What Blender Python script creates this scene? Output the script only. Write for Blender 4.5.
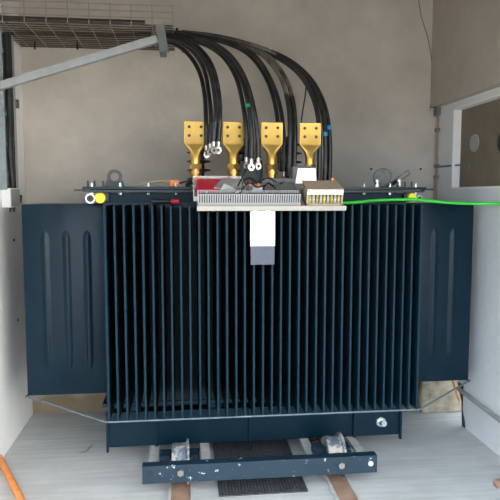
import bpy, bmesh, math, random
from mathutils import Vector, Matrix
random.seed(7)
for o in list(bpy.data.objects): bpy.data.objects.remove(o)
S = bpy.context.scene
COL = S.collection
# ------------------------------------------------------------------ camera
F = 600.0; YAW = 0.1106; PIT = 0.0910
CAM = Vector((-0.4136, -2.9269, 1.4993))
FW = Vector((math.sin(YAW)*math.cos(PIT), math.cos(YAW)*math.cos(PIT), -math.sin(PIT)))
RT = Vector((math.cos(YAW), -math.sin(YAW), 0)); UP = RT.cross(FW)
cd = bpy.data.cameras.new('camera'); cam = bpy.data.objects.new('camera', cd); COL.objects.link(cam)
cd.sensor_width = 36; cd.sensor_fit = 'HORIZONTAL'; cd.lens = 36*F/500; cd.clip_start = 0.02
m3 = Matrix((RT, UP, -FW)).transposed()
cam.matrix_world = Matrix.Translation(CAM) @ m3.to_4x4()
S.camera = cam
# ------------------------------------------------------------------ world, sun, exposure
w = bpy.data.worlds.new('sky'); S.world = w; w.use_nodes = True
bg = w.node_tree.nodes['Background']; bg.inputs[0].default_value = (0.74, 0.87, 1.0, 1); bg.inputs[1].default_value = 1.9
sd = bpy.data.lights.new('sun', 'SUN'); sd.energy = 13; sd.angle = 0.01; sd.color = (1, 0.95, 0.87)
sun = bpy.data.objects.new('sun', sd); COL.objects.link(sun)
sun.rotation_euler = Vector((0.75, -0.22, -0.75)).to_track_quat('-Z', 'Y').to_euler(); sun.location = (-4, -3, 7)
vs = S.view_settings; S.display_settings.display_device = 'sRGB'
vs.view_transform = 'Standard'; vs.look = 'None'; vs.gamma = 1; vs.use_curve_mapping = False; vs.exposure = 1.6

# ------------------------------------------------------------------ pixel -> point (a direction, met with a known plane)
def at(x, y, X=None, Y=None, Z=None):
    d = FW + RT*((x-250)/F) - UP*((y-250)/F)
    if X is not None: t = (X-CAM.x)/d.x
    elif Y is not None: t = (Y-CAM.y)/d.y
    else: t = (Z-CAM.z)/d.z
    return CAM + d*t

# ------------------------------------------------------------------ materials
def mat(name, col, rough=.6, metal=0., var=.12, scale=4., bump=0., bscale=60., col2=None, spec=.5, thr=None, coat=0.):
    m = bpy.data.materials.new(name); m.use_nodes = True; nt = m.node_tree; b = nt.nodes['Principled BSDF']
    b.inputs['Roughness'].default_value = rough; b.inputs['Metallic'].default_value = metal
    b.inputs['Specular IOR Level'].default_value = spec; b.inputs['Coat Weight'].default_value = coat
    tc = nt.nodes.new('ShaderNodeTexCoord'); n = nt.nodes.new('ShaderNodeTexNoise')
    n.inputs['Scale'].default_value = scale; n.inputs['Detail'].default_value = 7; n.inputs['Roughness'].default_value = .62
    nt.links.new(tc.outputs['Object'], n.inputs['Vector'])
    r = nt.nodes.new('ShaderNodeValToRGB'); nt.links.new(n.outputs['Fac'], r.inputs[0])
    if col2 is None:
        a = [max(0, c*(1-var)) for c in col]; z = [min(1, c*(1+var)) for c in col]
    else: a, z = col2, col
    lo, hi = thr or (.3, .7)
    r.color_ramp.elements[0].position = lo; r.color_ramp.elements[1].position = hi
    r.color_ramp.elements[0].color = (*a, 1); r.color_ramp.elements[1].color = (*z, 1)
    nt.links.new(r.outputs[0], b.inputs['Base Color'])
    if bump:
        n2 = nt.nodes.new('ShaderNodeTexNoise'); n2.inputs['Scale'].default_value = bscale; n2.inputs['Detail'].default_value = 5
        nt.links.new(tc.outputs['Object'], n2.inputs['Vector'])
        bp = nt.nodes.new('ShaderNodeBump'); bp.inputs['Strength'].default_value = bump; bp.inputs['Distance'].default_value = .01
        nt.links.new(n2.outputs['Fac'], bp.inputs['Height']); nt.links.new(bp.outputs[0], b.inputs['Normal'])
    m['bsdf'] = b.name
    return m
def stain(m, col, zlo, zhi, amp, scale=5., axis=2):
    """irregular damp-stain colour below a ragged height line"""
    nt = m.node_tree; b = nt.nodes[m['bsdf']]; old = b.inputs['Base Color'].links[0].from_socket
    g = nt.nodes.new('ShaderNodeNewGeometry'); sx = nt.nodes.new('ShaderNodeSeparateXYZ'); nt.links.new(g.outputs['Position'], sx.inputs[0])
    n = nt.nodes.new('ShaderNodeTexNoise'); n.inputs['Scale'].default_value = scale; n.inputs['Detail'].default_value = 6
    nt.links.new(g.outputs['Position'], n.inputs['Vector'])
    ma = nt.nodes.new('ShaderNodeMath'); ma.operation = 'MULTIPLY_ADD'; ma.inputs[1].default_value = amp
    nt.links.new(n.outputs['Fac'], ma.inputs[0]); nt.links.new(sx.outputs[axis], ma.inputs[2])
    mr = nt.nodes.new('ShaderNodeMapRange'); mr.inputs[1].default_value = zlo+amp*.5; mr.inputs[2].default_value = zhi+amp*.5
    nt.links.new(ma.outputs[0], mr.inputs[0])
    mx = nt.nodes.new('ShaderNodeMix'); mx.data_type = 'RGBA'
    nt.links.new(mr.outputs[0], mx.inputs[0]); mx.inputs[6].default_value = (*col, 1); nt.links.new(old, mx.inputs[7])
    nt.links.new(mx.outputs[2], b.inputs['Base Color'])

M = {}
M['plaster'] = mat('plaster_beige', (.56, .505, .44), .9, var=.15, scale=2.6, bump=.25, bscale=25)
stain(M['plaster'], (.27, .20, .125), .10, .20, .16)
M['plaster_white'] = mat('plaster_white', (.86, .85, .83), .9, var=.04, scale=3, bump=.2, bscale=30)
M['plaster_right'] = mat('plaster_pale', (.74, .75, .75), .9, var=.06, scale=3, bump=.3, bscale=30)
M['plaster_beam'] = mat('plaster_grey', (.45, .40, .345), .9, var=.1, scale=3, bump=.2, bscale=30)
M['ceiling'] = mat('ceiling_paint', (.30, .28, .26), .9)
M['masonry'] = mat('raw_masonry', (.34, .28, .20), .95, var=.4, scale=14, bump=.6, bscale=40)
M['niche'] = mat('brown_board', (.20, .165, .115), .85, var=.18, scale=5, bump=.2)
M['ground'] = mat('yard_concrete', (.15, .147, .14), .9)
M['blue'] = mat('blue_grey_paint', (.0022, .016, .028), .32, var=.22, scale=9, bump=.03, bscale=50, spec=.22)
M['blue_fin'] = mat('blue_grey_paint_fins', (.005, .021, .033), .45, var=.2, scale=5, spec=.14)
M['blue_chip'] = mat('blue_paint_chipped', (.005, .023, .040), .5, col2=(.40, .42, .43), thr=(.33, .35), scale=34, bump=.1)
M['dark'] = mat('dark_grey_paint', (.018, .023, .026), .5, var=.25, scale=12)
M['black'] = mat('black_plastic', (.012, .012, .013), .45, var=.3, scale=20)
M['cable'] = mat('black_cable_sheath', (.016, .016, .017), .42, col2=(.06, .058, .055), thr=(.28, .5), scale=14, bump=.15, bscale=80)
M['cable_dust'] = mat('dusty_cable_sheath', (.16, .145, .125), .7, col2=(.035, .034, .033), thr=(.35, .55), scale=12, bump=.15, bscale=80)
M['brass'] = mat('brass', (.58, .36, .095), .36, metal=1., var=.12, scale=9, bump=.04)
M['brass_dark'] = mat('brass_dull', (.42, .25, .075), .36, metal=1., var=.2, scale=30)
M['steel'] = mat('zinc_steel', (.62, .63, .64), .35, metal=1., var=.15, scale=20)
M['lug'] = mat('tinned_copper', (.50, .485, .46), .36, metal=1., var=.1, scale=20)
M['galv'] = mat('galvanised_steel', (.42, .44, .45), .5, metal=.5, var=.12, scale=16)
M['galv_dark'] = mat('galvanised_dull', (.27, .31, .32), .6, metal=.3, var=.2, scale=20)
M['galv_arm'] = mat('galvanised_grey_green', (.15, .165, .16), .6, metal=.2, var=.15, scale=20)
M['rodgrey'] = mat('grey_blue_rod', (.10, .13, .155), .6, var=.35, scale=25)
M['bar'] = mat('dusty_steel_bar', (.50, .49, .46), .7, var=.2, scale=20)
M['tread'] = mat('worn_wheel_paint', (.10, .13, .17), .5, col2=(.42, .38, .33), thr=(.45, .55), scale=22, metal=.2)
M['rust'] = mat('rusty_rail', (.28, .145, .095), .75, col2=(.40, .27, .20), scale=9, var=.2, bump=.2)
M['wire_dark'] = mat('tray_wire_dark', (.085, .066, .052), .6, metal=.3, var=.3, scale=30)  # tray bottom wires, darker brown than the side and cross wires
M['wire'] = mat('tray_wire', (.42, .36, .30), .5, metal=.6, var=.2, scale=30)
M['yellow'] = mat('yellow_plastic', (.85, .72, .02), .4, var=.05)
M['green'] = mat('green_sheath', (.05, .62, .06), .4, var=.08, scale=8)
M['orange'] = mat('orange_conduit', (.88, .30, .07), .5, var=.15, scale=25, bump=.2)
M['orange_cap'] = mat('orange_plastic', (.85, .24, .05), .5)
M['red'] = mat('red_plastic', (.62, .015, .05), .38, var=.1)
M['duct'] = mat('grey_pvc', (.34, .34, .34), .5, var=.05)
M['plate'] = mat('cream_plate', (.36, .335, .29), .5, var=.06)
M['beige'] = mat('beige_plastic', (.42, .32, .225), .5, var=.1)
M['white'] = mat('white_paper', (.90, .90, .89), .7, var=.01)
M['greyband'] = mat('grey_blue_band', (.055, .064, .095), .5, var=.08, scale=20)
M['greycard'] = mat('grey_card', (.34, .34, .31), .7, var=.05)
M['bluetape'] = mat('blue_tape', (.02, .28, .55), .4)
M['greentape'] = mat('green_tape', (.02, .42, .10), .4)
M['dusty'] = mat('dusty_grey_paint', (.16, .17, .165), .7, var=.25, scale=30)
M['dark_dusty'] = mat('dusty_dark_paint', (.06, .068, .07), .6, var=.3, scale=30)
M['mesh'] = mat('black_grating', (.045, .047, .05), .6, var=.4, scale=60, bump=.5, bscale=120)
M['twig'] = mat('twig', (.30, .27, .22), .8)
M['silver'] = mat('silver_foil', (.60, .61, .62), .3, metal=.6, var=.03)
M['yellowgreen'] = mat('yellow_green_terminal', (.36, .30, .06), .5, var=.3, scale=40)
cl = bpy.data.materials.new('clear_plastic'); cl.use_nodes = True
b_ = cl.node_tree.nodes['Principled BSDF']; b_.inputs['Base Color'].default_value = (.9, .9, .88, 1); b_.inputs['Alpha'].default_value = .38; b_.inputs['Roughness'].default_value = .25
M['clear'] = cl
# floor: screeded concrete with faint cross streaks
fl = mat('screed_floor', (.52, .52, .51), .75, var=.10, scale=3, bump=.12, bscale=40); M['floor'] = fl
nt = fl.node_tree; fb = nt.nodes[fl['bsdf']]; old = fb.inputs['Base Color'].links[0].from_socket
tc = nt.nodes.new('ShaderNodeTexCoord'); mp = nt.nodes.new('ShaderNodeMapping'); mp.inputs['Scale'].default_value = (1.2, 22, 1)
nn = nt.nodes.new('ShaderNodeTexNoise'); nn.inputs['Scale'].default_value = 1.5; nn.inputs['Detail'].default_value = 6
nt.links.new(tc.outputs['Object'], mp.inputs[0]); nt.links.new(mp.outputs[0], nn.inputs['Vector'])
rr = nt.nodes.new('ShaderNodeValToRGB'); rr.color_ramp.elements[0].color = (.90, .90, .90, 1); rr.color_ramp.elements[1].color = (1.05, 1.05, 1.05, 1)
rr.color_ramp.elements[0].position = .35; rr.color_ramp.elements[1].position = .65
nt.links.new(nn.outputs['Fac'], rr.inputs[0])
mu = nt.nodes.new('ShaderNodeMix'); mu.data_type = 'RGBA'; mu.blend_type = 'MULTIPLY'; mu.inputs[0].default_value = 1
nt.links.new(old, mu.inputs[6]); nt.links.new(rr.outputs[0], mu.inputs[7]); nt.links.new(mu.outputs[2], fb.inputs['Base Color'])

# ------------------------------------------------------------------ builders
def box(bm, x0, x1, y0, y1, z0, z1, M4=None, bev=0.):
    g = bmesh.ops.create_cube(bm, size=1)
    vs_ = g['verts']
    for v in vs_:
        v.co = Vector(((x0+x1)/2+v.co.x*(x1-x0), (y0+y1)/2+v.co.y*(y1-y0), (z0+z1)/2+v.co.z*(z1-z0)))
    if bev:
        es = list({e for v in vs_ for e in v.link_edges})
        r = bmesh.ops.bevel(bm, geom=es, offset=bev, segments=2, affect='EDGES', profile=.5)
        vs_ = list({v for f in r['faces'] for v in f.verts} | {v for v in vs_ if v.is_valid})
    if M4 is not None: bmesh.ops.transform(bm, matrix=M4, verts=vs_)
    return vs_
def cyl(bm, a, b, r, r2=None, seg=16):
    a = Vector(a); b = Vector(b); d = b-a
    q = d.to_track_quat('Z', 'Y').to_matrix().to_4x4()
    g = bmesh.ops.create_cone(bm, cap_ends=True, segments=seg, radius1=r, radius2=r if r2 is None else r2, depth=d.length)
    bmesh.ops.transform(bm, matrix=Matrix.Translation((a+b)/2) @ q, verts=g['verts'])
    return g['verts']
def lathe(bm, prof, c, axis='Z', seg=20):
    """prof: list of (radius, height)"""
    rings = []
    for r, h in prof:
        ring = []
        for k in range(seg):
            t = 2*math.pi*k/seg
            p = (r*math.cos(t), r*math.sin(t), h)
            if axis == 'Y': p = (p[0], p[2], p[1])
            ring.append(bm.verts.new(Vector(c)+Vector(p)))
        rings.append(ring)
    for i in range(len(rings)-1):
        for k in range(seg):
            bm.faces.new((rings[i][k], rings[i][(k+1) % seg], rings[i+1][(k+1) % seg], rings[i+1][k]))
    bm.faces.new(rings[0]); bm.faces.new(rings[-1])
def prism(bm, pts, y0, y1, M4=None):
    """outline in x,z extruded along y"""
    a = [bm.verts.new((x, y0, z)) for x, z in pts]; b = [bm.verts.new((x, y1, z)) for x, z in pts]
    bm.faces.new(a); bm.faces.new(b[::-1]); n = len(pts)
    for i in range(n): bm.faces.new((a[i], b[i], b[(i+1) % n], a[(i+1) % n]))
    if M4 is not None: bmesh.ops.transform(bm, matrix=M4, verts=a+b)
def smooth_path(pts, n=8):
    P = [Vector(p) for p in pts]; P = [P[0]*2-P[1]]+P+[P[-1]*2-P[-2]]; out = []
    for i in range(1, len(P)-2):
        p0, p1, p2, p3 = P[i-1:i+3]
        for k in range(n):
            t = k/n
            out.append(.5*((2*p1)+(p2-p0)*t+(2*p0-5*p1+4*p2-p3)*t*t+(3*p1-p0-3*p2+p3)*t**3))
    out.append(P[-2]); return out
def tube(bm, pts, r, seg=10, n=8, straight=False):
    path = [Vector(p) for p in pts] if straight else smooth_path(pts, n)
    rings = []; prev = None
    for i, p in enumerate(path):
        d = (path[min(i+1, len(path)-1)]-path[max(i-1, 0)]).normalized()
        if prev is None:
            u = d.cross(Vector((0, 0, 1)));
            if u.length < .01: u = d.cross(Vector((1, 0, 0)))
        else: u = prev - d*prev.dot(d)
        u.normalize(); prev = u; v = d.cross(u)
        rr_ = r(i/(len(path)-1)) if callable(r) else r
        rings.append([bm.verts.new(p+(u*math.cos(2*math.pi*k/seg)+v*math.sin(2*math.pi*k/seg))*rr_) for k in range(seg)])
    for i in range(len(rings)-1):
        for k in range(seg): bm.faces.new((rings[i][k], rings[i][(k+1) % seg], rings[i+1][(k+1) % seg], rings[i+1][k]))
    bm.faces.new(rings[0][::-1]); bm.faces.new(rings[-1])
    return path
def obj(name, bm, m, parent=None, smooth=False):
    bmesh.ops.recalc_face_normals(bm, faces=bm.faces)
    me = bpy.data.meshes.new(name); bm.to_mesh(me); bm.free(); me.materials.append(M[m] if isinstance(m, str) else m)
    if smooth:
        for p in me.polygons: p.use_smooth = True
        me.set_sharp_from_angle(angle=math.radians(40))
    o = bpy.data.objects.new(name, me); COL.objects.link(o)
    if parent: adopt(o, parent)
    return o
def adopt(o, parent):
    o.parent = parent
    o.matrix_parent_inverse = Matrix.Translation(-parent.location)   # every parent's own location is its world location
def inst(src, parent, loc):
    """another copy of a mesh part, placed at a world location"""
    o = src.copy(); COL.objects.link(o); o.location = loc; adopt(o, parent); return o
def tag(o, label, cat, group=None, kind=None):
    o['label'] = label
    if cat: o['category'] = cat
    if group: o['group'] = group
    if kind: o['kind'] = kind
    return o
def thing(name, loc, label, cat, group=None):
    o = bpy.data.objects.new(name, None); COL.objects.link(o); o.location = loc; o.empty_display_size = .1
    return tag(o, label, cat, group)
NB = bmesh.new

# ------------------------------------------------------------------ the room
XL, XR, YB, YF, H = -1.455, 1.385, 1.225, -1.30, 3.25
def wall_cells(us, vs_, holes, fn):
    bm = NB()
    for i in range(len(us)-1):
        for j in range(len(vs_)-1):
            cu, cv = (us[i]+us[i+1])/2, (vs_[j]+vs_[j+1])/2
            if any(a < cu < b and c < cv < d for a, b, c, d in holes): continue
            fn(bm, us[i], us[i+1], vs_[j], vs_[j+1])
    bmesh.ops.remove_doubles(bm, verts=bm.verts, dist=1e-5)
    seen = {}
    for f in list(bm.faces):
        k = tuple(sorted(v.index for v in f.verts)) if False else tuple(round(c, 4) for c in f.calc_center_median())
        if k in seen: bm.faces.remove(f); 
        else: seen[k] = 1
    return bm
bm = NB(); box(bm, XL-.25, XR+.25, YF-.25, YB+.25, -.2, 0)
tag(obj('floor', bm, 'floor'), 'pale grey screeded concrete floor under the transformer', 'floor', kind='structure')
bm = NB(); box(bm, XL-.25, XR+.25, YF-.25, YB+.25, H, H+.15)
tag(obj('ceiling', bm, 'ceiling'), 'plain grey concrete ceiling above the transformer room', 'ceiling', kind='structure')
bm = NB(); box(bm, XL-.25, XR+.25, YB, YB+.25, 0, H)
tag(obj('wall_back', bm, 'plaster'), 'beige plaster wall behind the transformer, stained brown at its foot', 'wall', kind='structure')
bm = NB(); box(bm, XL-.25, XL, YF, YB, 0, H)
tag(obj('wall_left', bm, 'plaster_white'), 'white plaster side wall with the galvanised cable riser', 'wall', kind='structure')
# right wall with a niche and a broken-out hole at its foot
NY0, NY1, NZ0, NZ1 = -.55, .965, 1.540, 2.075
HY0, HY1, HZ1 = .70, 1.10, .27
wr = wall_cells([YF, NY0, HY0, NY1, HY1, YB], [0, HZ1, NZ0, NZ1, H], [(NY0, NY1, NZ0, NZ1), (HY0, HY1, 0, HZ1)],
                lambda bm, a, b, c, d: box(bm, XR, XR+.25, a, b, c, d))
tag(obj('wall_right', wr, 'plaster_right'), 'pale plaster side wall with the recessed niche', 'wall', kind='structure')
DX0, DX1, DZ = -1.44, 1.375, 2.12
wf = wall_cells([XL-.25, DX0, DX1, XR+.25], [0, DZ, H], [(DX0, DX1, 0, DZ)], lambda bm, a, b, c, d: box(bm, a, b, YF-.25, YF, c, d))
tag(obj('wall_front', wf, 'plaster'), 'plaster front wall with the wide open doorway', 'wall', kind='structure')
bm = NB(); box(bm, -30, 30, -45, YF-.25, -.25, -.02)
tag(obj('yard_ground', bm, 'ground'), 'sunlit concrete yard outside the open doorway', 'ground', kind='structure')
bm = NB(); box(bm, 3.0, 3.4, -9, YF-.6, -.02, 4.2)
tag(obj('bounce_wall', bm, 'plaster_white'), 'added unseen white wall bouncing sunlight in through the doorway', 'wall', kind='structure')  # white wall added out of view to bounce sunlight onto the left wall
# concrete beam jutting over the niche
bm = NB(); box(bm, XR-.055, XR, YF, YB, 2.115, H)
tag(obj('trim_1', bm, 'plaster_beam'), 'grey concrete beam jutting out above the wall niche', 'beam', kind='structure')
# niche lining
nw = tag(obj('window_1', (lambda b: (box(b, XR+.05, XR+.08, NY0, NY1, NZ0, NZ1), b)[1])(NB()), 'niche'),
         'brown board closing the recessed niche in the side wall', 'niche', kind='structure')
bm = NB()
for a, b, c, d in ((NY1-.012, NY1, NZ0, NZ1), (NY0, NY1, NZ1-.012, NZ1), (NY0, NY1, NZ0, NZ0+.012)):
    box(bm, XR-.004, XR+.05, a, b, c, d)
obj('window_frame', bm, 'plaster_white', nw)
p = at(475, 143, X=XR+.05); bm = NB(); cyl(bm, (XR+.042, p.y, p.z), (XR+.05, p.y, p.z), .055, seg=24)
obj('round_cover', bm, 'duct', nw)
p = at(504, 142, X=XR+.05); bm = NB(); cyl(bm, (XR+.04, p.y, p.z), (XR+.05, p.y, p.z), .06, seg=24)
obj('round_knob', bm, 'black', nw)
# raw masonry block in the broken hole
bm = NB(); box(bm, 1.20, XR+.24, .93, YB, 0, .262, bev=.012)
obj('masonry_block', bm, 'masonry', bpy.data.objects['wall_right'])
# ragged plaster edge of the hole
bm = NB()
e = [(.655, 0), (.668, .05), (.70, .10), (.715, .16), (.75, .21), (.78, .27), (.70, .272), (.70, 0)]
a = [bm.verts.new((XR-.003, y, z)) for y, z in e]; b2 = [bm.verts.new((XR+.004, y, z)) for y, z in e]
bm.faces.new(a); bm.faces.new(b2[::-1])
for i in range(len(e)): bm.faces.new((a[i], b2[i], b2[(i+1) % len(e)], a[(i+1) % len(e)]))
obj('broken_edge', bm, 'dark', bpy.data.objects['wall_right'])

# rails: U channels let into the floor
def rail(xc, label):
    r = thing('floor_rail', (xc, -.7, 0), label, 'rail')
    bm = NB(); box(bm, xc-.05, xc+.05, -1.5, .95, 0, .004); obj('web', bm, 'rust', r)
    for s in (-1, 1):
        bm = NB(); box(bm, xc+s*.055-.006, xc+s*.055+.006, -1.5, .95, 0, .016); obj('flange', bm, 'bar', r)
rail(-.44, 'rusty steel floor channel under the carriage wheel beside the lifting eye end')
rail(.38, 'rusty steel floor channel under the carriage wheel beside the green cable end')

# ------------------------------------------------------------------ the transformer
ZT, ZB = 1.450, .389            # top and bottom of the fins
T = thing('transformer', (0, .6, 0), 'large blue-grey oil transformer with cooling fins and brass terminals on a wheeled carriage', 'transformer')
bm = NB(); box(bm, -.85, .85, .40, .86, .345, 1.512); obj('tank', bm, 'blue_fin', T)
bm = NB(); box(bm, -.87, .87, .385, .90, .325, .345); obj('tank_bottom', bm, 'blue', T)
# front fins: 36
bm = NB()
prism(bm, [(-.0065, 0), (-.0045, -.006), (.0045, -.006), (.0065, 0), (.0065, 1), (-.0065, 1)], 0, 1)
bm.free()
def fin_mesh():
    bm = NB(); t = .0055
    prof = [(-t*.8, 0), (t*.8, 0), (t, .006), (t, .40), (-t, .40), (-t, .006)]
    lo = [bm.verts.new((x, y, ZB)) for x, y in prof]; hi = [bm.verts.new((x, y, ZT)) for x, y in prof]
    bm.faces.new(lo); bm.faces.new(hi[::-1])
    for i in range(6): bm.faces.new((lo[i], hi[i], hi[(i+1) % 6], lo[(i+1) % 6]))
    return bm
fin0 = obj('fin', fin_mesh(), 'blue_fin', T); fin0.location = (-.7875, 0, 0)
for i in range(1, 36):
    f = inst(fin0, T, (-.7875+i*.045+random.uniform(-.0012, .0012), 0, 0))
# side fins with pressed beads (face the camera)
def side_fin(s, beads):
    bm = NB()
    x0, x1 = s*.85, s*1.283
    box(bm, min(x0, x1), max(x0, x1), .437, .449, ZB, ZT, bev=.003)
    for bx in beads:
        z0, z1 = ZB+.14, ZT-.14
        rings = []
        N = 14; hw = .027; ends = [0, .008, .018, .030, .045]
        zs = [z0+e_ for e_ in ends]+[z1-e_ for e_ in reversed(ends)]
        for z in zs:
            q = min(1, min(z-z0, z1-z)/.045); sc = math.sin(q*math.pi/2)
            rings.append([bm.verts.new((s*bx+hw*(.25+.75*sc)*u_, .4372-.009*sc*(.5+.5*math.cos(math.pi*u_)), z)) for u_ in [-1+2*k/N for k in range(N+1)]])
        for i in range(len(rings)-1):
            for k in range(N): bm.faces.new((rings[i][k], rings[i][k+1], rings[i+1][k+1], rings[i+1][k]))
    return bm
for s in (-1, 1):
    sf = obj('side_fin', side_fin(s, (.94, 1.05, 1.165)), 'blue', T, smooth=True)
    for k in range(1, 9): inst(sf, T, (0, k*.05, 0))
# rods tying the fin feet
def rod(pts, r=.005, m='blue', name='tie_rod'):
    bm = NB(); tube(bm, pts, r, seg=8, straight=True); return obj(name, bm, m, T)
rod([(-.80, -.004, ZB-.002), (.80, -.004, ZB-.002)], .0045, 'rodgrey')
rod([(-.80, -.004, ZB-.002), (-1.295, .44, ZB-.002)], .005, 'rodgrey')
rod([(.80, -.004, ZB-.002), (1.295, .44, ZB-.002)], .005, 'rodgrey')
rod([(-1.288, .43, ZB-.004), (-1.288, .86, ZB-.004)]); rod([(1.288, .43, ZB-.004), (1.288, .86, ZB-.004)])
# fin-top header and flange with bolts
bm = NB(); box(bm, -.84, .84, .375, .40, ZT-.02, ZT+.008); obj('header_strip', bm, 'blue', T)
ZF = 1.515
bm = NB(); box(bm, -.945, .945, .355, .93, ZF, ZF+.012); obj('tank_flange', bm, 'dark', T)
cov = obj('cover', (lambda b: (box(b, -.945, .955, .355, .93, ZF+.016, ZF+.030), b)[1])(NB()), 'blue', T)
bm = NB(); box(bm, -.99, -.94, .36, .40, ZF+.006, ZF+.016); obj('flange_tab', bm, 'dark', T)
bm = NB(); box(bm, .94, 1.0, .36, .40, ZF+.012, ZF+.022); obj('flange_tab', bm, 'dark', T)
def bolt_mesh(r, h):
    bm = NB(); cyl(bm, (0, 0, 0), (0, 0, .009), r, seg=6); cyl(bm, (0, 0, .009), (0, 0, h), r*.55, seg=8)
    return bm
def nut_mesh(r):
    bm = NB(); cyl(bm, (0, 0, -.043), (0, 0, -.031), r, seg=6); return bm
b0 = None
for i in range(13):
    x = -.90+i*.15
    if -.36 < x < .40 and i % 2: pass
    loc = (x, .372, ZF+.030)
    if b0 is None: b0 = obj('bolt', bolt_mesh(.009, .02), 'steel', T); b0.location = loc; n0 = obj('nut', nut_mesh(.009), 'steel', T); n0.location = loc
    else: inst(b0, T, loc); inst(n0, T, loc)
for x in (-.92, -.885, -.84, .80, .84, .88):   # studs at the cover ends
    bm = NB(); cyl(bm, (x, .385, ZF+.03), (x, .385, ZF+.062), .005, seg=8); obj('stud', bm, 'dark', T)
for px in (377.5, 399.5):
    p = at(px, 186, Y=.42); bm = NB(); cyl(bm, (p.x, .42, ZF+.03), (p.x, .42, ZF+.045), .017, seg=6)
    cyl(bm, (p.x, .42, ZF+.045), (p.x, .42, ZF+.062), .009, seg=10); cyl(bm, (p.x, .42, ZF+.058), (p.x, .42, ZF+.072), .014, seg=6); obj('cap_bolt', bm, 'steel', T)
# lifting eye
def lifting_eye(xc, y0):
    bm = NB(); zb = ZF+.03; out = []; R = .04; zc = zb+.055; r = .024; n = 24
    outer, inner = [], []
    for k in range(n+1):
        t = -.42+k/n*(math.pi+.84)
        outer.append((xc+R*math.cos(t), zc+R*math.sin(t))); inner.append((xc+r*math.cos(t-0), zc+r*math.sin(t)))
    outer[0] = (xc+.056, zb); outer[-1] = (xc-.056, zb)
    for yy in (y0, y0+.016):
        pass
    def V(l, y): return [bm.verts.new((x, y, z)) for x, z in l]
    of, ob, inf, inb = V(outer, y0), V(outer, y0+.016), V(inner, y0), V(inner, y0+.016)
    for k in range(n):
        bm.faces.new((of[k], of[k+1], inf[k+1], inf[k])); bm.faces.new((ob[k], inb[k], inb[k+1], ob[k+1]))
        bm.faces.new((of[k], ob[k], ob[k+1], of[k+1])); bm.faces.new((inf[k], inf[k+1], inb[k+1], inb[k]))
    # web below the hole
    bot = [(xc+r*math.cos(t), zc+r*math.sin(t)) for t in [-.42-(math.pi-.84)*k/10 for k in range(11)]]
    pts = [(xc+.056, zb)]+bot+[(xc-.056, zb)]
    f, g = V(pts, y0), V(pts, y0+.016); bm.faces.new(f); bm.faces.new(g[::-1])
    for k in range(len(pts)): bm.faces.new((f[k], g[k], g[(k+1) % len(pts)], f[(k+1) % len(pts)]))
    return bm
px = at(114.5, 181, Y=.44)
obj('lifting_eye', lifting_eye(px.x, .44), 'dark_dusty', T)
# yellow plugs and chrome rings at the ends of the neck
for cx_, cy_, m, r in ((100, 198, 'yellow', .029), (412.5, 197.5, 'yellow', .025)):
    p = at(cx_, cy_, Y=.34); bm = NB(); lathe(bm, [(r*.9, .06), (r, .05), (r, .004), (r*.9, 0)], (p.x, .335, p.z), 'Y', 24); obj('yellow_plug', bm, m, T, True)
for cx_, cy_, r in ((90.5, 198.5, .026), (419, 198.5, .017)):
    p = at(cx_, cy_, Y=.36); bm = NB(); lathe(bm, [(r, .05), (r, 0), (r*.72, 0), (r*.70, .02)], (p.x, .35, p.z), 'Y', 24); o = obj('valve_ring', bm, 'steel', T, True)
    bm = NB(); cyl(bm, (p.x, .352, p.z), (p.x, .41, p.z), r*.71, seg=20); obj('valve_body', bm, 'dark', T)
for px_ in (104, 408):
    p = at(px_, 197, Y=.37); bm = NB(); cyl(bm, (p.x, .36, p.z), (p.x, .41, p.z), .03, seg=6); obj('valve_nut', bm, 'black', T)
# dial on the cover with a wire flap
p = at(382, 177.5, Y=.52); bm = NB()
lathe(bm, [(.05, .03), (.055, .025), (.055, .004), (.050, 0), (.047, 0), (.045, .005)], (p.x, .50, p.z), 'Y', 28); d_ = obj('dial_gauge', bm, 'dusty', T, True)
bm = NB(); cyl(bm, (p.x, .515, ZF+.03), (p.x, .515, p.z-.045), .012); obj('dial_stem', bm, 'dark', d_)
a = at(386, 188, Y=.49); b = at(409, 172, Y=.49); dd = (b-a); nrm = Vector((-dd.z, 0, dd.x)).normalized()*.012
bm = NB(); tube(bm, [a+nrm, b+nrm, b-nrm, a-nrm], .004, seg=6, straight=True); tube(bm, [a+dd*.5+nrm, a+dd*.5-nrm], .004, seg=6, straight=True); obj('wire_flap', bm, 'dusty', T)
bm = NB(); tube(bm, [a+Vector((-.0, 0, .0)), a+dd*.45], .010, seg=8, straight=True); obj('flap_lever', bm, 'dark', T)

# base channel under the tank
CY = .36; CZ0, CZ1 = .105, .300
bm = NB(); box(bm, -.843, .833, CY, CY+.010, CZ0, CZ1); box(bm, -.843, .833, CY+.01, CY+.07, CZ0, CZ0+.01); box(bm, -.843, .833, CY+.01, CY+.07, CZ1-.01, CZ1)
ch = obj('base_channel', bm, 'blue', T)
bm = NB(); box(bm, -.843, .833, .80, .81, CZ0, CZ1); obj('base_channel', bm, 'blue', T)
for px_ in (107.5, 157, 250, 354, 400):
    p = at(px_, 436, Y=CY-.01); bm = NB(); box(bm, p.x-.006, p.x+.006, CY-.022, CY, CZ0-.022 if px_ != 250 else CZ0-.045, CZ1); obj('rib', bm, 'blue', ch)
p = at(381, 422, Y=CY-.01); bm = NB(); cyl(bm, (p.x, CY-.012, p.z), (p.x, CY, p.z), .03, seg=6); cyl(bm, (p.x+.006, CY-.05, p.z+.004), (p.x, CY-.01, p.z), .017, seg=14); obj('earth_bolt', bm, 'steel', ch)
for x in (-.7, -.25, .25, .7):
    bm = NB(); box(bm, x-.04, x+.04, CY+.02, .80, CZ1, .326); obj('support_pad', bm, 'blue', T)
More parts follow.
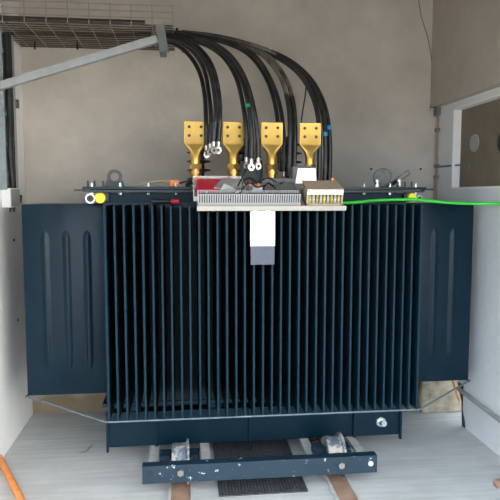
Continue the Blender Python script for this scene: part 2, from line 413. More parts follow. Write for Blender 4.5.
# carriage: beams, bars and wheels
BY = -.05
bm = NB(); box(bm, -.627, .562, BY, BY+.008, .082, .172); box(bm, -.627, .562, BY+.008, BY+.05, .164, .172); box(bm, -.627, .562, BY+.008, BY+.05, .082, .09)
bmz = obj('carriage_beam', bm, 'blue_chip', T)
for xa, xb in ((-.545, -.337), (.285, .478)):
    bm = NB(); box(bm, xa, xb, .30, .308, .02, .10); obj('cross_plate', bm, 'blue', T)
for px_, py_, r, m in ((150, 473, .016, 'black'), (180.5, 473, .017, 'lug'), (341.5, 465.5, .017, 'lug'), (371, 464, .014, 'bar')):
    p = at(px_, py_, Y=BY-.004); bm = NB(); cyl(bm, (p.x, BY-(.001 if m != 'lug' else .012), p.z), (p.x, BY+.004, p.z), r, seg=16 if m != 'lug' else 6); obj('bolt_hole' if m in ('black', 'bar') else 'axle_bolt', bm, m, bmz)
for px_, py_ in ((154, 455), (205.5, 455), (310.5, 452), (359.5, 450)):
    x = at(px_, py_, Z=.104).x; bm = NB(); box(bm, x-.024, x+.024, BY+.008, .40, .088, .1045); obj('carriage_bar', bm, 'bar', T)
for xc in (-.44, .38):
    yc = .135
    bm = NB(); R = .098
    prof = [(.045, -.045), (R, -.045), (R, .028), (R+.018, .034), (R+.018, .045), (.045, .045)]
    lathe(bm, [(r, h) for r, h in prof], (0, 0, 0), 'Z', 36)
    bmesh.ops.transform(bm, matrix=Matrix.Translation((xc, yc, .103)) @ Matrix.Rotation(math.pi/2, 4, 'Y'), verts=bm.verts)
    wv = obj('wheel', bm, 'tread', T, True)
    bm = NB(); cyl(bm, (xc-.10, yc, .103), (xc+.09, yc, .103), .02, seg=16); obj('axle', bm, 'steel', wv)
    bm = NB(); box(bm, xc-.11, xc-.055, yc-.03, yc+.06, .06, .15); obj('axle_block', bm, 'blue_chip', wv)
    bm = NB(); box(bm, xc+.055, xc+.09, yc-.03, yc+.06, .06, .15); obj('axle_block', bm, 'blue_chip', wv)

# brass terminals on the low-voltage bushings
def palm(xc, yc):
    """flat four-hole flag lofted into a round stem"""
    ztop = at(233, 122, Y=yc).z; zs = at(233, 143.5, Y=yc).z; zn = at(233, 152.5, Y=yc).z; w_ = .062
    bm = NB(); rings = []; N = 24
    levels = [(ztop, w_-.001, .007, 0), (ztop-.001, w_, .008, 0), (zs, w_, .008, 0)]
    for t in (.25, .5, .75, 1.0): levels.append((zs+(zn-zs)*t, w_+(.031-w_)*t, .008+.012*t, t*.7))
    levels += [(zn-.02, .028, .024, .9), (zn-.035, .027, .027, 1), (zn-.07, .027, .027, 1)]
    for z, a, b, rnd in levels:
        ring = []
        for k in range(N):
            th = 2*math.pi*(k+.5)/N; c, s_ = math.cos(th), math.sin(th); e = .12+.88*rnd
            ring.append(bm.verts.new((xc+a*math.copysign(abs(c)**e, c), yc+b*math.copysign(abs(s_)**e, s_), z)))
        rings.append(ring)
    for i in range(len(rings)-1):
        for k in range(N): bm.faces.new((rings[i][k], rings[i][(k+1) % N], rings[i+1][(k+1) % N], rings[i+1][k]))
    bm.faces.new(rings[0]); bm.faces.new(rings[-1])
    return bm, ztop, zn
for i, pc in enumerate((195.3, 233.5, 271.7, 310)):
    yc = .47; xc = at(pc, 150, Y=yc).x
    root = bpy.data.objects.new('bushing', None); COL.objects.link(root); root.location = (xc, yc, ZF+.03); root.parent = T; root.matrix_parent_inverse = Matrix.Translation(-T.location)
    bm, zt, zn = palm(xc, yc); obj('terminal_palm', bm, 'brass', root, True)
    bm = NB()
    for dx in (-.033, .033):
        for dz in (.030, .078):
            cyl(bm, (xc+dx, yc-.0095, zt-dz), (xc+dx, yc+.0095, zt-dz), .0085, seg=14)
    obj('bolt_hole', bm, 'black', root)
    z0 = ZF+.03
    bm = NB(); cyl(bm, (xc, yc, zn-.094), (xc, yc, zn-.066), .038, seg=6); cyl(bm, (xc, yc, zn-.122), (xc, yc, zn-.104), .034, seg=24)
    cyl(bm, (xc, yc, zn-.15), (xc, yc, zn-.06), .026, seg=20); obj('clamp_nut', bm, 'brass_dark', root)
    bm = NB(); lathe(bm, [(.058, 0), (.058, .018), (.048, .022), (.048, .04), (.036, .052), (.030, zn-.145-z0)], (xc, yc, z0), 'Z', 24); obj('insulator', bm, 'black', root, True)
# ribbed high-voltage bushings behind
for pc in (199, 240, 290):
    yc = .72; xc = at(pc, 170, Y=yc).x; z0 = ZF+.03
    prof = [(.05, 0), (.05, .02)]
    h = .03
    for k in range(5): prof += [(.032, h), (.034, h+.012), (.072, h+.020), (.070, h+.025), (.034, h+.032)]; h += .052
    prof += [(.03, h), (.024, h+.02), (.012, h+.03)]
    bm = NB(); lathe(bm, prof, (xc, yc, z0), 'Z', 24); obj('ribbed_bushing', bm, 'black', T, True)

# ------------------------------------------------------------------ loose gear on the transformer
# tilted mounting plate with slotted wiring duct
FR = at(197, 209.5, Y=-.06); FR2 = at(346, 206, Y=-.06); BL = at(190, 181, Y=.37)
slope = math.atan2(1.5655-FR.z, .352-(-.06))
PM = Matrix.Translation((FR.x, -.06, FR.z)) @ Matrix.Rotation(slope, 4, 'X')   # plate frame: x along the edge, y up the slope
PWID = FR2.x-FR.x; PDEP = .40
plate = thing('mounting_plate', (FR.x+PWID/2, .15, 1.46), 'cream mounting plate with grey slotted wiring duct leaning on the fins', 'panel')
bm = NB(); box(bm, 0, PWID, 0, PDEP, 0, .006, PM); obj('plate', bm, 'plate', plate)
bm = NB(); box(bm, 0, PWID, -.004, .0, -.006, .018, PM); obj('front_lip', bm, 'plate', plate)
DL = at(300.5, 200, Y=-.04).x-FR.x; DH = .070; DW = .06; DY = .022
du = obj('duct_base', (lambda b: (box(b, .006, DL, DY, DY+DW, .006, .010, PM), b)[1])(NB()), 'duct', plate)
tm = NB(); box(tm, 0, .0062, 0, .0018, .020, DH, None)
def tooth_row(y):
    bm = NB(); box(bm, .006, DL, y, y+.0018, .008, .026, PM); n = 44
    for k in range(n):
        x = .008+(DL-.014)*k/(n-1); box(bm, x-.0030, x+.0030, y, y+.0018, .026, DH, PM)
        box(bm, x-.0042, x+.0042, y-.001, y+.0028, DH-.006, DH, PM)
    return bm
tm.free()
for y in (DY, DY+DW): o = obj('slotted_wall', tooth_row(y), 'duct', plate); o['kind'] = 'stuff'
bm = NB(); box(bm, .010, DL-.004, DY+.012, DY+DW-.008, .010, DH-.012, PM); obj('duct_shade_fill', bm, 'black', plate)  # black insert standing in for the shade between the duct teeth
# second short duct piece running back beside it
bm = NB(); box(bm, DL-.10, DL, DY+DW+.01, .26, .006, .058, PM, .002); obj('side_duct', bm, 'dusty', plate)

def onplate(px_, py_, h=0.0, up=None):
    """point of the plate plane (raised by h) seen at a pixel"""
    n = PM.to_3x3() @ Vector((0, 0, 1)); o0 = PM @ Vector((0, 0, .006+h))
    d = FW + RT*((px_-250)/F) - UP*((py_-250)/F)
    return CAM + d*((o0-CAM).dot(n)/d.dot(n))
PI_ = PM.inverted()
# clear tray with the red unit
cx0 = PI_ @ at(193, 190, Y=.15); cx1 = PI_ @ at(243, 190, Y=.15)
x0, x1 = cx0.x, cx1.x
bm = NB(); y0, y1, hh = .105, .33, .07
for q in ((x0, x1, y0, y0+.003, .006, .03), (x0, x1, y1-.003, y1, .006, hh), (x0, x0+.003, y0, y1, .006, hh), (x1-.003, x1, y0, y1, .006, hh), (x0, x1, y0, y1, .006, .009)): box(bm, *q, PM)
tr = tag(obj('plastic_tray', bm, 'clear'), 'clear plastic tray holding the red unit on the mounting plate', 'tray')
ru = thing('red_relay_box', PM @ Vector((x0+.09, .2, .01)), 'red plastic relay box lying in the clear tray', 'box')
bm = NB(); box(bm, x0+.018, x0+.165, .115, .31, .010, .062, PM, .006); obj('body', bm, 'red', ru)
bm = NB(); box(bm, x0+.06, x0+.072, .112, .1152, .042, .054, PM); obj('label_tab', bm, 'white', ru)
bm = NB(); R2 = PM @ Matrix.Translation((x0+.165, .20, .068)) @ Matrix.Rotation(-.32, 4, 'Z')
box(bm, -.038, .038, -.09, .09, -.003, .002, R2)
R3 = PM @ Matrix.Translation((x0+.165, .112, .053)) @ Matrix.Rotation(.45, 4, 'Y')
box(bm, -.034, .034, -.002, .002, -.03, .032, R3)
tag(obj('grey_card', bm, 'greycard'), 'folded grey card over the end of the red box', 'card')
for k, (a_, b_, h_) in enumerate(((x0+.022, .30, .055), (x0+.185, .28, .06))):
    bm = NB(); q = PM @ Vector((a_, b_, .006)); q2 = PM @ Vector((a_, b_, h_)); cyl(bm, q, q2, .006); cyl(bm, q2, q2+(q2-q).normalized()*.014, .009)
    tag(obj('capped_post', bm, 'orange_cap'), ('orange capped post at the tray corner by the first brass terminal', 'orange capped post beside the folded grey card')[k], 'post')
# tangle of small wires and a plug
wires = [[(240, 193), (244, 186), (250, 183), (257, 187), (266, 185)], [(243, 180), (250, 178), (258, 182), (268, 178), (279, 184)], [(228, 200), (236, 197), (243, 189), (247, 180)],
         [(238, 186), (243, 176), (246, 168)], [(262, 190), (268, 183), (274, 186), (284, 182)], [(247, 190), (256, 193), (262, 189), (270, 192)]]
for k, wpts in enumerate(wires):
    bm = NB(); yy = [.06, .17, -.05, .24, .14, .09][k]
    tube(bm, [at(x, y, Y=yy+.04*math.sin(i*2+k)*(0 if k == 2 else 1)) for i, (x, y) in enumerate(wpts)], .004 if k != 2 else .003, seg=6)
    if k == 2: tag(obj('loose_wire', bm, 'black', None, True), 'thin black wire end hanging over the slotted duct', 'wire')
    else: tag(obj('loose_wire', bm, 'black', None, True), ('black control wire looping over the pale grey plug connector', 'black control wire strung from the black block towards the dusty trough', '', 'black control wire standing up towards the green-taped cable', 'black control wire curling beside the dusty trough', 'black control wire lying just behind the slotted duct teeth')[k], 'wire', 'tangled control wires')
q = at(255, 188.5, Y=.10); bm = NB(); box(bm, -.028, .028, -.03, .03, 0, .035, Matrix.Translation((q.x, .10, q.z-.022)) @ Matrix.Rotation(.4, 4, 'Z'), .004)
tag(obj('plug_connector', bm, 'galv'), 'small pale grey plug connector among the black wires', 'connector')
for k, (x, y) in enumerate(((250, 183.5), (258.5, 185))):
    q = at(x, y, Y=.12); bm = NB(); cyl(bm, q-Vector((0, 0, .012)), q+Vector((0, 0, .008)), .009, .006)
    tag(obj('orange_marker', bm, 'orange_cap'), ('orange marker beside the pale grey plug connector', 'orange marker above the second slotted duct wires')[k], 'marker')
# dark clutter boxes below the middle terminals
for (xa, xb, ya, yb, m, lab) in ((239, 263, 160, 184, 'black', 'black plastic block between the second and third brass terminals'), (262, 296, 178, 188, 'dusty', 'dusty grey trough in front of the third brass terminal')):
    yy = .56 if m == 'black' else .36; a = at(xa, yb, Y=yy); b = at(xb, ya, Y=yy); bm = NB(); box(bm, a.x, b.x, yy+.01, yy+.07, ZF+.0305, b.z, None, .006)
    o = tag(obj('terminal_cover', bm, m), lab, 'cover')
# terminal unit
a = PI_ @ at(305, 200, Y=0.0); b = PI_ @ at(340.5, 200, Y=0.0)
tu = thing('terminal_unit', PM @ Vector(((a.x+b.x)/2, .05, .006)), 'beige terminal strip unit with a white band on the mounting plate', 'terminal strip')
xa, xb = a.x, b.x; ty = .03
bm = NB(); box(bm, xa, xb, ty+.035, ty+.15, .006, .075, PM, .002); box(bm, xa, xa+.008, ty, ty+.04, .006, .085, PM); box(bm, xb-.008, xb, ty, ty+.04, .006, .085, PM)
box(bm, xa, xb, ty+.004, ty+.15, .085, .091, PM); box(bm, xa, xb, ty, ty+.04, .006, .018, PM); obj('housing', bm, 'beige', tu)
bm = NB(); box(bm, xa+.002, xb-.002, ty-.002, ty+.002, .066, .089, PM); obj('label_band', bm, 'white', tu)
for k in range(9):
    x = xa+.018+(xb-xa-.036)*k/8
    bm = NB(); box(bm, x-.0065, x+.0065, ty+.008, ty+.034, .018, .050, PM); box(bm, x-.0045, x+.0045, ty+.012, ty+.034, .050, .062, PM)
    tb = obj('terminal', bm, ('yellowgreen', 'plate')[k % 2], tu)
    bm = NB(); cyl(bm, PM @ Vector((x, ty+.005, .036)), PM @ Vector((x, ty+.010, .036)), .004, seg=8); obj('screw', bm, 'steel', tb)
for k, (px_, py_, yy) in enumerate(((306.5, 184, .08), (332.5, 181, .10))):
    q = at(px_, py_, Y=yy); bm = NB(); cyl(bm, q-Vector((0, 0, .05)), q-Vector((0, 0, .008)), .005); cyl(bm, q-Vector((0, 0, .008)), q+Vector((0, 0, .016)), .010, .008)
    obj('capped_stud', bm, 'orange_cap', tu)
# silver box in front of the fourth terminal
sb = thing('silver_box', (at(306, 176, Y=.38).x, .40, ZF+.03), 'dusty box with a bright silver front below the fourth brass terminal', 'box')
a = at(292, 184, Y=.40); b = at(316, 166.5, Y=.40); bm = NB(); box(bm, a.x, b.x, .388, .50, ZF+.031, b.z, None, .006); obj('body', bm, 'dusty', sb)
bm = NB(); z0, z1 = at(306, 183.5, Y=.38).z, at(306, 168.5, Y=.38).z; cx_ = at(306, 176, Y=.38).x
prism(bm, [(cx_-.060, z0), (cx_+.060, z0), (cx_+.052, z1), (cx_-.046, z1)], .376, .388); obj('front_plate', bm, 'silver', sb)
# notice sheet hanging below the plate edge
a = at(250.3, 211.5, Y=-.045); b = at(274.8, 264.5, Y=-.045); zm = at(262, 246, Y=-.045).z
ns = thing('rating_sheet', ((a.x+b.x)/2, -.045, b.z), 'white sheet with a grey-blue lower band hanging in front of the fins', 'sign')
bm = NB(); box(bm, a.x, b.x, -.047, -.044, zm, a.z); obj('white_panel', bm, 'white', ns)
bm = NB(); box(bm, a.x+.002, b.x-.002, -.046, -.043, b.z, zm); obj('grey_band', bm, 'greyband', ns)
bm = NB()
for px_ in (255, 268): q = at(px_, 210, Y=-.046); box(bm, q.x-.012, q.x+.012, -.049, -.043, q.z-.012, q.z+.006)
obj('hanger_tab', bm, 'steel', ns)
# screwdriver on the fin tops
sc = thing('screwdriver', at(166, 203, Y=.33), 'black and red screwdriver lying on top of the fins', 'screwdriver')
zc = ZT+.016; xa, xb, xm = at(152, 200, Y=.33).x, at(179, 200, Y=.33).x, at(171, 200, Y=.33).x
bm = NB(); cyl(bm, (xa+.05, .33, zc), (xm, .33, zc), .010); cyl(bm, (xa, .33, zc), (xa+.055, .33, zc), .015, .013); obj('handle', bm, 'black', sc)
bm = NB(); cyl(bm, (xm, .33, zc), (xb, .33, zc), .015, .013); obj('grip', bm, 'red', sc)
# orange connector and its wire on the cover
a = at(173, 184, Y=.45); bm = NB(); box(bm, a.x-.02, a.x+.035, .43, .47, ZF+.0305, ZF+.068, None, .003)
oc = tag(obj('orange_connector', bm, 'orange_cap'), 'small orange connector on the cover beside the first bushing', 'connector')
bm = NB(); tube(bm, [(a.x-.21, .45, ZF+.036), (a.x-.14, .46, ZF+.058), (a.x-.06, .45, ZF+.064), (a.x-.015, .45, ZF+.05)], .004, seg=6); obj('lead', bm, 'beige', oc, True)
bm = NB(); tube(bm, [(a.x+.035, .45, ZF+.05), (a.x+.08, .45, ZF+.06), (a.x+.12, .44, ZF+.045)], .005, seg=6); obj('lead', bm, 'black', oc, True)
# green earth cable
g = [at(318, 205.5, Y=.20)]
g = [at(342, 203, Y=.30), at(352, 202.6, Y=.31), at(380, 200.3, Y=.32), at(410, 199.5, Y=.32), at(430, 200.8, Y=.33), at(450, 202.6, Y=.34), at(472, 203.4, Y=.34), at(500, 203.8, Y=.27), at(520, 205, Y=.05), at(560, 225, Y=-.3)]
bm = NB(); tube(bm, g, .0095, seg=10); tag(obj('earth_cable', bm, 'green', None, True), 'bright green cable stretched along the cover and past the side fins', 'cable')

# ------------------------------------------------------------------ wire cable tray with its support
ZTR = 2.462; TY0, TY1 = .63, 1.205
xe = at(174, 30, Y=.8).x
tray = thing('wire_cable_tray', (-1.0, .92, ZTR), 'galvanised wire mesh cable tray running along the top of the back wall', 'cable tray')
LW = []
for k in range(13):
    y = TY0+(TY1-TY0)*k/12
    bm = NB(); cyl(bm, (XL+.002, y, ZTR), (xe, y, ZTR), .0042, seg=6); obj('long_wire', bm, 'wire_dark', tray)
for z in (.04, .075, .11):
    for y in (TY0, TY1):
        bm = NB(); cyl(bm, (XL+.002, y, ZTR+z), (xe, y, ZTR+z), .0028, seg=6); obj('long_wire', bm, 'wire', tray)
cw = None; x = xe-.004
while x > XL+.02:
    if cw is None:
        bm = NB(); tube(bm, [(0, TY0-.004, ZTR+.115), (0, TY0-.004, ZTR-.004), (0, TY1+.004, ZTR-.004), (0, TY1+.004, ZTR+.115)], .003, seg=6, straight=True)
        cw = obj('cross_wire', bm, 'wire', tray); cw.location.x = x
    else: inst(cw, tray, (x, 0, 0))
    x -= .117
# feed cable lying in the tray, seen as a dark line
bm = NB(); tube(bm, [(XL+.01, TY0+.022, ZTR+.020), (-1.0, TY0+.024, ZTR+.018), (-.62, TY0+.03, ZTR+.020)], .016, seg=8)
tag(obj('tray_cable', bm, 'cable', None, True), 'black cable lying along the outer edge of the wire tray', 'cable')
bm = NB(); tube(bm, [(XL+.01, TY0+.33, ZTR+.016), (-1.0, TY0+.30, ZTR+.016), (-.6, TY0+.27, ZTR+.018)], .012, seg=8)
tag(obj('tray_cable', bm, 'cable', None, True), 'thinner black cable lying along the middle of the wire tray', 'cable')
for k, (x, y) in enumerate(((34.5, 44), (77, 44), (131, 46), (182, 47))):
    q = at(x, y, Z=ZTR-.01); bm = NB(); tube(bm, [q+Vector((0, .02, .02)), q+Vector((0, 0, -.012)), q+Vector((.004, -.012, -.035))], .006, seg=6)
    tag(obj('cable_tie', bm, 'black'), ('black cable tie end under the wire tray, nearest the riser', 'black cable tie end under the middle of the wire tray', 'black cable tie end under the wire tray where the brace rises', 'black cable tie end under the wire tray past the support arm')[k], 'cable tie', 'tray cable ties')
# support arm below the tray, brace to the left wall
q0 = at(160, 26, Z=ZTR-.035); q1 = at(165, 50, Z=ZTR-.035)
arm = thing('support_arm', (q0.x, 1.0, ZTR-.05), 'short galvanised channel arm carrying the end of the wire tray', 'bracket')
xc = at(160, 26, Y=.66).x
def plank(bm, a, b, w1, u, t, v):
    vs_ = [bm.verts.new(p_+u*su*w1+v*sv*t) for p_ in (a, b) for su in (-1, 1) for sv in (-1, 1)]
    for f in ((0, 1, 3, 2), (4, 6, 7, 5), (0, 4, 5, 1), (2, 3, 7, 6), (0, 2, 6, 4), (1, 5, 7, 3)): bm.faces.new([vs_[i] for i in f])
a = at(159.5, 24, Y=.60); b = at(164.5, 52, Y=.60); dn = (b-a).normalized(); sx_ = Vector((0, 1, 0)).cross(dn)
bm = NB(); plank(bm, a, b, .024, sx_, .002, Vector((0, 1, 0)))
for s_ in (-1, 1): plank(bm, a+sx_*s_*.022+Vector((0, .015, 0)), b+sx_*s_*.022+Vector((0, .015, 0)), .002, sx_, .015, Vector((0, 1, 0)))
obj('hanger_channel', bm, 'galv_arm', arm)
bm = NB(); box(bm, xc-.02, xc+.02, .628, YB-.002, ZTR-.045, ZTR-.008); obj('cantilever', bm, 'galv_dark', arm)
a = at(157, 38.5, Y=.62); b = at(-6, 87, X=XL+.01)
bm = NB(); d = (b-a).normalized(); up = (Vector((0, 0, 1))-d*d.z).normalized(); sd_ = d.cross(up)
plank(bm, a, b, .021, up, .002, sd_); plank(bm, a-up*.019+sd_*.02, b-up*.019+sd_*.02, .002, up, .02, sd_)
tag(obj('brace_bar', bm, 'galv'), 'long pale galvanised angle bar slanting from the tray arm to the side wall', 'brace')
# galvanised riser on the left wall
ri = thing('cable_riser', (XL, .85, 1.53), 'tall grey galvanised cable riser on the white side wall', 'cable riser')
ya, yb = .64, .885; z0 = at(12, 190, X=XL+.03).z; z1 = ZTR-.02
bm = NB(); box(bm, XL, XL+.004, ya, yb, z0, z1); obj('back_plate', bm, 'galv_dark', ri)
for y in (ya, yb-.004): bm = NB(); box(bm, XL+.004, XL+.045, y, y+.004, z0, z1); obj('side_rail', bm, 'galv_dark', ri)
bm = NB(); box(bm, XL+.041, XL+.045, yb-.035, yb-.004, z0, z1); obj('edge_strip', bm, 'galv', ri)
for k in range(6):
    z = z0+.08+k*.18; bm = NB(); box(bm, XL+.004, XL+.016, ya+.004, yb-.004, z, z+.02); obj('rung', bm, 'galv', ri)
for k, (y, r, lab) in enumerate(((.80, .017, 'thick black cable running down inside the cable riser'), (.86, .012, 'thin black cable running down and curling below the cable riser'))):
    bm = NB(); pts = [(XL+.028, y, z1), (XL+.03, y+.01, 2.0), (XL+.028, y, 1.75), (XL+.03, y+.02, 1.56)]
    if k: pts += [(XL+.035, y+.06, 1.47), (XL+.03, y+.10, 1.46), (XL+.03, y+.11, 1.50)]
    else: pts += [(XL+.02, y+.02, 1.40)]
    tube(bm, pts, r, seg=8); tag(obj('riser_cable', bm, 'cable', None, True), lab, 'cable')
a = at(11, 188, X=XL+.05); b = at(18.5, 207, X=XL+.05)
jb = thing('junction_box', (XL, (a.y+b.y)/2, b.z), 'small pale junction box at the foot of the cable riser', 'junction box')
bm = NB(); box(bm, XL, XL+.05, a.y-.02, b.y+.03, b.z, a.z, None, .004); obj('body', bm, 'plaster_white', jb)
bm = NB(); box(bm, XL+.05, XL+.054, a.y-.015, b.y+.025, b.z+.006, a.z-.006); obj('lid', bm, 'duct', jb)
a = at(12, 101, X=XL+.03); bm = NB(); box(bm, XL, XL+.03, a.y, a.y+.16, a.z-.02, a.z+.012); box(bm, XL, XL+.03, a.y+.13, a.y+.16, a.z-.02, a.z+.03)
tag(obj('wall_clip', bm, 'dusty'), 'dark metal clip on the wall beside the cable riser', 'clip')

# ------------------------------------------------------------------ heavy cables
def path3(px, ya, yb, ease=1.0):
    n = len(px); out = []
    L = [0]
    for i in range(1, n): L.append(L[-1]+math.hypot(px[i][0]-px[i-1][0], px[i][1]-px[i-1][1]))
    for i, (x, y) in enumerate(px):
        t = (L[i]/L[-1]); t = min(1, t/.75)**ease; out.append(at(x, y, Y=ya+(yb-ya)*t))
    return out
def lug(p, d, parent, rot=0., size=1.):
    s = size; q = Matrix.Translation(p) @ Matrix.Rotation(rot, 4, 'Z')
    bm = NB(); cyl(bm, q @ Vector((0, 0, .012*s)), q @ Vector((0, 0, -.022*s)), .011*s, seg=14)
    n = 16; zc = -.042*s; R = .017*s; r = .0075*s
    for y, fl_ in ((-.003*s, 0), (.003*s, 1)):
        pass
    ou = [(R*math.cos(t), zc+R*math.sin(t)*1.15) for t in [2*math.pi*k/n for k in range(n)]]; inn = [(r*math.cos(t), zc+r*math.sin(t)) for t in [2*math.pi*k/n for k in range(n)]]
    V = lambda l, y: [bm.verts.new(q @ Vector((x, y, z))) for x, z in l]
    a, b, c, e = V(ou, -.004*s), V(ou, .004*s), V(inn, -.004*s), V(inn, .004*s)
    for k in range(n):
        j = (k+1) % n
        bm.faces.new((a[k], a[j], c[j], c[k])); bm.faces.new((b[k], e[k], e[j], b[j])); bm.faces.new((a[k], b[k], b[j], a[j])); bm.faces.new((c[k], c[j], e[j], e[k]))
    return obj('cable_lug', bm, 'lug', parent, True)
def cable(px, ya, yb, r, label, group, lg=False, m='cable', ease=1., boot=True, rot=0.):
    bm = NB(); pts = path3(px, ya, yb, ease); path = tube(bm, pts, r, seg=12, n=8)
    o = obj('power_cable', bm, m, None, True); tag(o, label, 'cable', group)
    if lg:
        e = path[-1]
        if boot: bm = NB(); cyl(bm, e+Vector((0, 0, .10)), e+Vector((0, 0, -.004)), r*1.12, r*1.05, 12); obj('boot', bm, 'black', o, True)
        lug(e+Vector((0, 0, -.006)), None, o, rot, 1.05)
    return o, path
def band(o, path, t, r, m, w_=.012, name='tape_band'):
    i = int(t*(len(path)-2)); a, b = path[i], path[i+1]; d = (b-a).normalized(); bm = NB(); cyl(bm, a-d*w_, a+d*w_, r, seg=14); obj(name, bm, m, o, True)
GA = 'cable bundle over the first brass terminal'
LA = ['black lugged cable hanging right against the first brass terminal', 'second lugged cable of four counted from the first brass terminal',
      'third lugged cable of four counted from the first brass terminal', 'black lugged cable hanging beside the edge of the second brass terminal']
A = [[(158, 42), (172, 43), (187, 53), (199, 71), (204.5, 95), (206, 120), (206.5, 145)],
     [(160, 39), (176, 41), (193, 52), (204, 70), (209, 95), (211, 120), (210, 143)],
     [(162, 37), (180, 40), (197, 51), (209, 70), (214.5, 95), (215.5, 118), (213.5, 141)],
     [(164, 35), (184, 39), (201, 50), (213, 68), (219, 94), (220, 118), (218.5, 141)]]
for i, pth in enumerate(A):
    o, pp = cable(pth, (.925, .851, .733, .791)[i], (.431, .400, .350, .379)[i], .0125, LA[i], GA, True, rot=(.3, -.6, .5, -.2)[i])
GB = 'cable bundle between the second and third brass terminals'
LB = ['black lugged cable hanging beside the second brass terminal, opposite the third', 'black lugged cable banded with green tape', 'black lugged cable hanging beside the third brass terminal, nearest the green-taped cable']
B = [[(168, 36), (188, 40), (208, 46), (225, 59), (237, 80), (243.5, 108), (246.5, 132), (246.5, 156.5)],
     [(170, 34), (192, 38), (213, 46), (230, 60), (242.5, 82), (249, 110), (251.5, 135), (251.3, 158)],
     [(172, 33), (196, 38), (218, 46), (235, 61), (247, 83), (254, 110), (257.5, 135), (258.3, 157)]]
for i, pth in enumerate(B):
    o, pp = cable(pth, (.929, .871, .780)[i], (.389, .361, .360)[i], .0125, LB[i], GB, True, rot=(-.8, .1, .3)[i])
    if i == 1: band(o, pp, .725, .0155, 'greentape', .010)
GC = 'cable pair above the third brass terminal'
C1 = [[(174, 33), (200, 37), (226, 43), (248, 54), (264, 74), (274, 100), (278.5, 130), (279.5, 170)],
      [(176, 32), (204, 36.5), (232, 43), (254, 55), (269, 76), (279, 102), (283.5, 132), (284, 171)]]
for i, pth in enumerate(C1):
    o, pp = cable(pth, (.936, .904)[i], (.602, .561)[i], .0125, ('black power cable dropping behind the third brass terminal', 'black power cable with a bare lug just beside the third brass terminal')[i], GC, i == 1, rot=.2)
GD = 'dusty cable pair between the third and fourth brass terminals'
C2 = [[(176, 34), (206, 38), (238, 45), (262, 55), (279, 75), (287, 98), (290, 125), (289, 175)],
      [(178, 33), (208, 37), (242, 44.5), (268, 56), (285, 77), (292.5, 100), (295, 128), (294, 176)]]
for i, pth in enumerate(C2):
    o, pp = cable(pth, (1.036, 1.059)[i], (.475, .515)[i], .0125, ('dusty grey power cable dropping nearer the third brass terminal', 'dusty grey power cable dropping nearer the fourth brass terminal')[i], GD, False, 'cable_dust')
    bm = NB(); tube(bm, [p_ + Vector((0, -.001, 0)) for p_ in pp[int(len(pp)*.70):]], .0142, seg=12, straight=True); obj('sleeve', bm, 'cable', o, True)
GE = 'thick cable bundle behind the fourth brass terminal'
D = [[(180, 34), (212, 38), (246, 47), (276, 57), (299, 74), (313, 98), (319, 125), (319.5, 155), (319, 184)],
     [(180, 33), (214, 37), (249, 46), (282, 58), (305, 76), (318.5, 100), (324.5, 127), (325.5, 156), (324.5, 184)],
     [(182, 32), (216, 36), (252, 45), (286, 58.5), (309, 77), (323, 101), (329, 128), (330, 156), (329, 184)]]
for i, pth in enumerate(D):
    o, pp = cable(pth, (1.113, 1.151, 1.172)[i], (.507, .529, .579)[i], .0135, ['black power cable of the thick bundle behind the fourth brass terminal', 'black power cable with low blue tape behind the fourth brass terminal', 'black power cable with high blue tape behind the fourth brass terminal'][i], GE)
    if i == 1: band(o, pp, .80, .0165, 'bluetape', .012)
    if i == 2: band(o, pp, .765, .0165, 'bluetape', .012); band(o, pp, .33, .02, 'white', .004, 'cable_tie')
# grey dusty cables on top of the run
for i, pth in enumerate(([(164, 33), (200, 35.5), (234, 41.5), (266, 51), (286, 62)], [(166, 31.5), (198, 34), (230, 39.5), (262, 48), (276, 54)])):
    cable(pth, (1.205, 1.007)[i], (1.205, .755)[i], .010, ('dusty grey cable lying on top of the cable run', 'slim dusty grey cable topping the cable run')[i], 'dusty cables on the run', False, 'cable_dust')
bm = NB(); tube(bm, [at(x, y, Y=.55) for x, y in ((306, 87), (305, 97), (302.5, 112), (301, 126), (301, 140))], .0045, seg=6)
tag(obj('pilot_wire', bm, 'black', None, True), 'single thin black wire hanging behind the fourth brass terminal', 'wire')
bm = NB(); q = at(177, 30, Y=.86); cyl(bm, q-Vector((0, 0, .03)), q+Vector((0, 0, .012)), .009, .007); tag(obj('tie_stub', bm, 'black'), 'black cable tie stub where the cables leave the tray', 'cable tie')

# ------------------------------------------------------------------ right-hand wall fittings
def conduit(name, pts, r, m, label, cat, clamps=()):
    bm = NB(); path = tube(bm, pts, r, seg=8, straight=True); o = tag(obj(name, bm, m, None, True), label, cat)
    for c in clamps: bm = NB(); box(bm, c[0]-.014, c[0]+.014, c[1]-.014, c[1]+.014, c[2]-.012, c[2]+.012); obj('clamp', bm, 'dusty', o)
    return o
yc = YB-.04; xc = XR-.012
zt_, zb_ = at(441, 107, Y=yc).z, at(441, 215, Y=yc).z
conduit('corner_conduit', [(xc, yc, zt_), (xc, yc, zb_-.6)], .0075, M['rust'], 'thin brown conduit running down the wall corner beside the niche', 'conduit',
        [(xc, yc, at(441, y, Y=yc).z) for y in (130, 166, 177)])
bm = NB(); box(bm, xc-.02, XR, yc-.02, yc+.04, 2.055, 2.112, None, .003); tag(obj('conduit_box', bm, 'dusty'), 'small dark box on top of the corner conduit', 'box')
q = at(441, 166.5, X=xc-.004); q2 = at(461, 165.5, X=XR+.04)
conduit('tie_bar', [(xc, yc-.01, q.z), (XR-.006, NY1+.03, q.z), (XR+.04, NY1-.05, q.z+.002)], .006, M['dusty'], 'thin dark bar from the corner conduit into the niche', 'bar')
q = at(465, 165, X=XR+.045); bm = NB(); box(bm, XR+.04, XR+.05, q.y-.06, q.y+.03, q.z-.022, q.z+.018); tag(obj('niche_bracket', bm, 'dusty'), 'small dark bracket on the brown niche board', 'bracket')
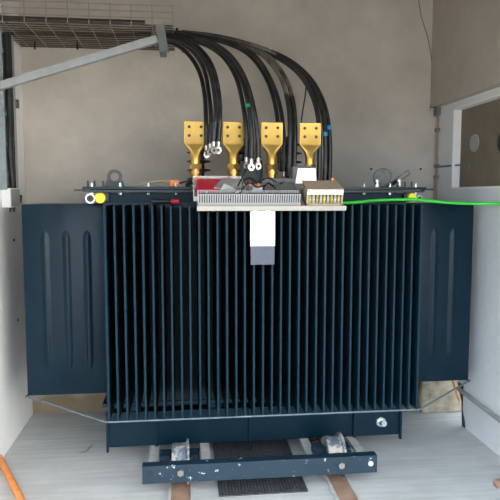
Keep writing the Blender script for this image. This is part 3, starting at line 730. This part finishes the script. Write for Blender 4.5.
# hairline cable from the ceiling to the box
pts = [at(x, y, Y=YB-.004) for x, y in ((417, -12), (421, 15), (427, 35), (431, 55), (433, 85))]+[Vector((XR-.06, YB-.01, 2.09))]
bm = NB(); tube(bm, pts, .0028, seg=6); tag(obj('bell_wire', bm, 'dusty', None, True), 'thin grey wire wandering down the wall to the corner box', 'wire')
# grey pipe sloping down the right wall
a = at(458, 388.5, X=XR-.016); b = at(500, 420.5, X=XR-.016); d = b-a
conduit('wall_pipe', [a, a+d*2.2], .0135, M['duct'], 'grey plastic pipe sloping along the foot of the side wall', 'pipe', [])
bm = NB(); tube(bm, [at(452.5, 380, X=XR-.03), at(455, 388, X=XR-.03), at(456.5, 394, X=XR-.025), at(459, 401, X=XR-.02)], .006, seg=6)
tag(obj('orange_wire', bm, 'orange', None, True), 'short orange wire by the broken wall corner', 'wire')
# ------------------------------------------------------------------ on the floor
a = at(-8, 444, Z=.02); b = at(8, 474, Z=.02); c = at(24, 506, Z=.02)
bm = NB(); n = 60; pth = smooth_path([a+(a-b)*.2, a, b, c, c+(c-b)*1.2], 14)
tube(bm, pth, lambda t: .0185+.0018*math.sin(t*220), seg=10, straight=True)
tag(obj('orange_conduit', bm, 'orange', None, True), 'orange flexible conduit lying on the floor by the white wall', 'conduit')
q = [at(x, y, Z=.0) for x, y in ((213, 440), (292, 436), (308, 493), (219, 497))]
x0, x1 = -.29, .14; y0, y1 = q[3].y, .78
x0 = (q[3].x+q[0].x)/2; x1 = q[2].x
gm = thing('floor_grating', ((x0+x1)/2, (y0+y1)/2, 0), 'black mesh grating on the floor between the two rails', 'grating')
bm = NB(); box(bm, x0, x1, y0, y1, 0, .003); obj('pan', bm, 'mesh', gm)
bm = NB(); k = 0
n = int((x1-x0)/.016)
for i in range(n+1): x = x0+(x1-x0)*i/n; box(bm, x-.002, x+.002, y0, y1, .003, .008)
n = int((y1-y0)/.016)
for i in range(n+1): y = y0+(y1-y0)*i/n; box(bm, x0, x1, y-.002, y+.002, .003, .008)
o = obj('mesh_bars', bm, 'mesh', gm); o['kind'] = 'stuff'
q = at(500, 484, Z=.012); bm = NB(); box(bm, -.03, .05, -.02, .02, -.012, .022, Matrix.Translation(q) @ Matrix.Rotation(.3, 4, 'Z'), .008)
tag(obj('brick_chip', bm, 'rust'), 'small brown brick chip on the floor by the side wall', 'brick chip')
for k, (x, y) in enumerate(((13.5, 240), (17.5, 320))):
    q = at(x, y, X=XL); bm = NB(); cyl(bm, (XL, q.y, q.z), (XL+.006, q.y, q.z), .009, seg=10)
    tag(obj('wall_plug', bm, 'black'), ('dark plug in the white wall level with the upper fin beads', 'dark plug in the white wall level with the middle of the fin beads')[k], 'wall plug')
for k, (x, y) in enumerate(((371, 169), (420.5, 169))):
    q = at(x, y, Y=YB); bm = NB(); cyl(bm, (q.x, YB-.006, q.z), (q.x, YB, q.z), .008, seg=10)
    tag(obj('wall_plug', bm, 'black'), ('dark plug in the back wall above the dial gauge', 'dark plug in the back wall between wire flap and corner conduit')[k], 'wall plug')
bm = NB(); tube(bm, [at(81, 453, Z=.006), at(86, 451, Z=.006), at(89, 448, Z=.006), at(92, 445, Z=.006)], .004, seg=6)
tag(obj('twig', bm, 'twig', None, True), 'little dry twig lying on the bare floor', 'twig')
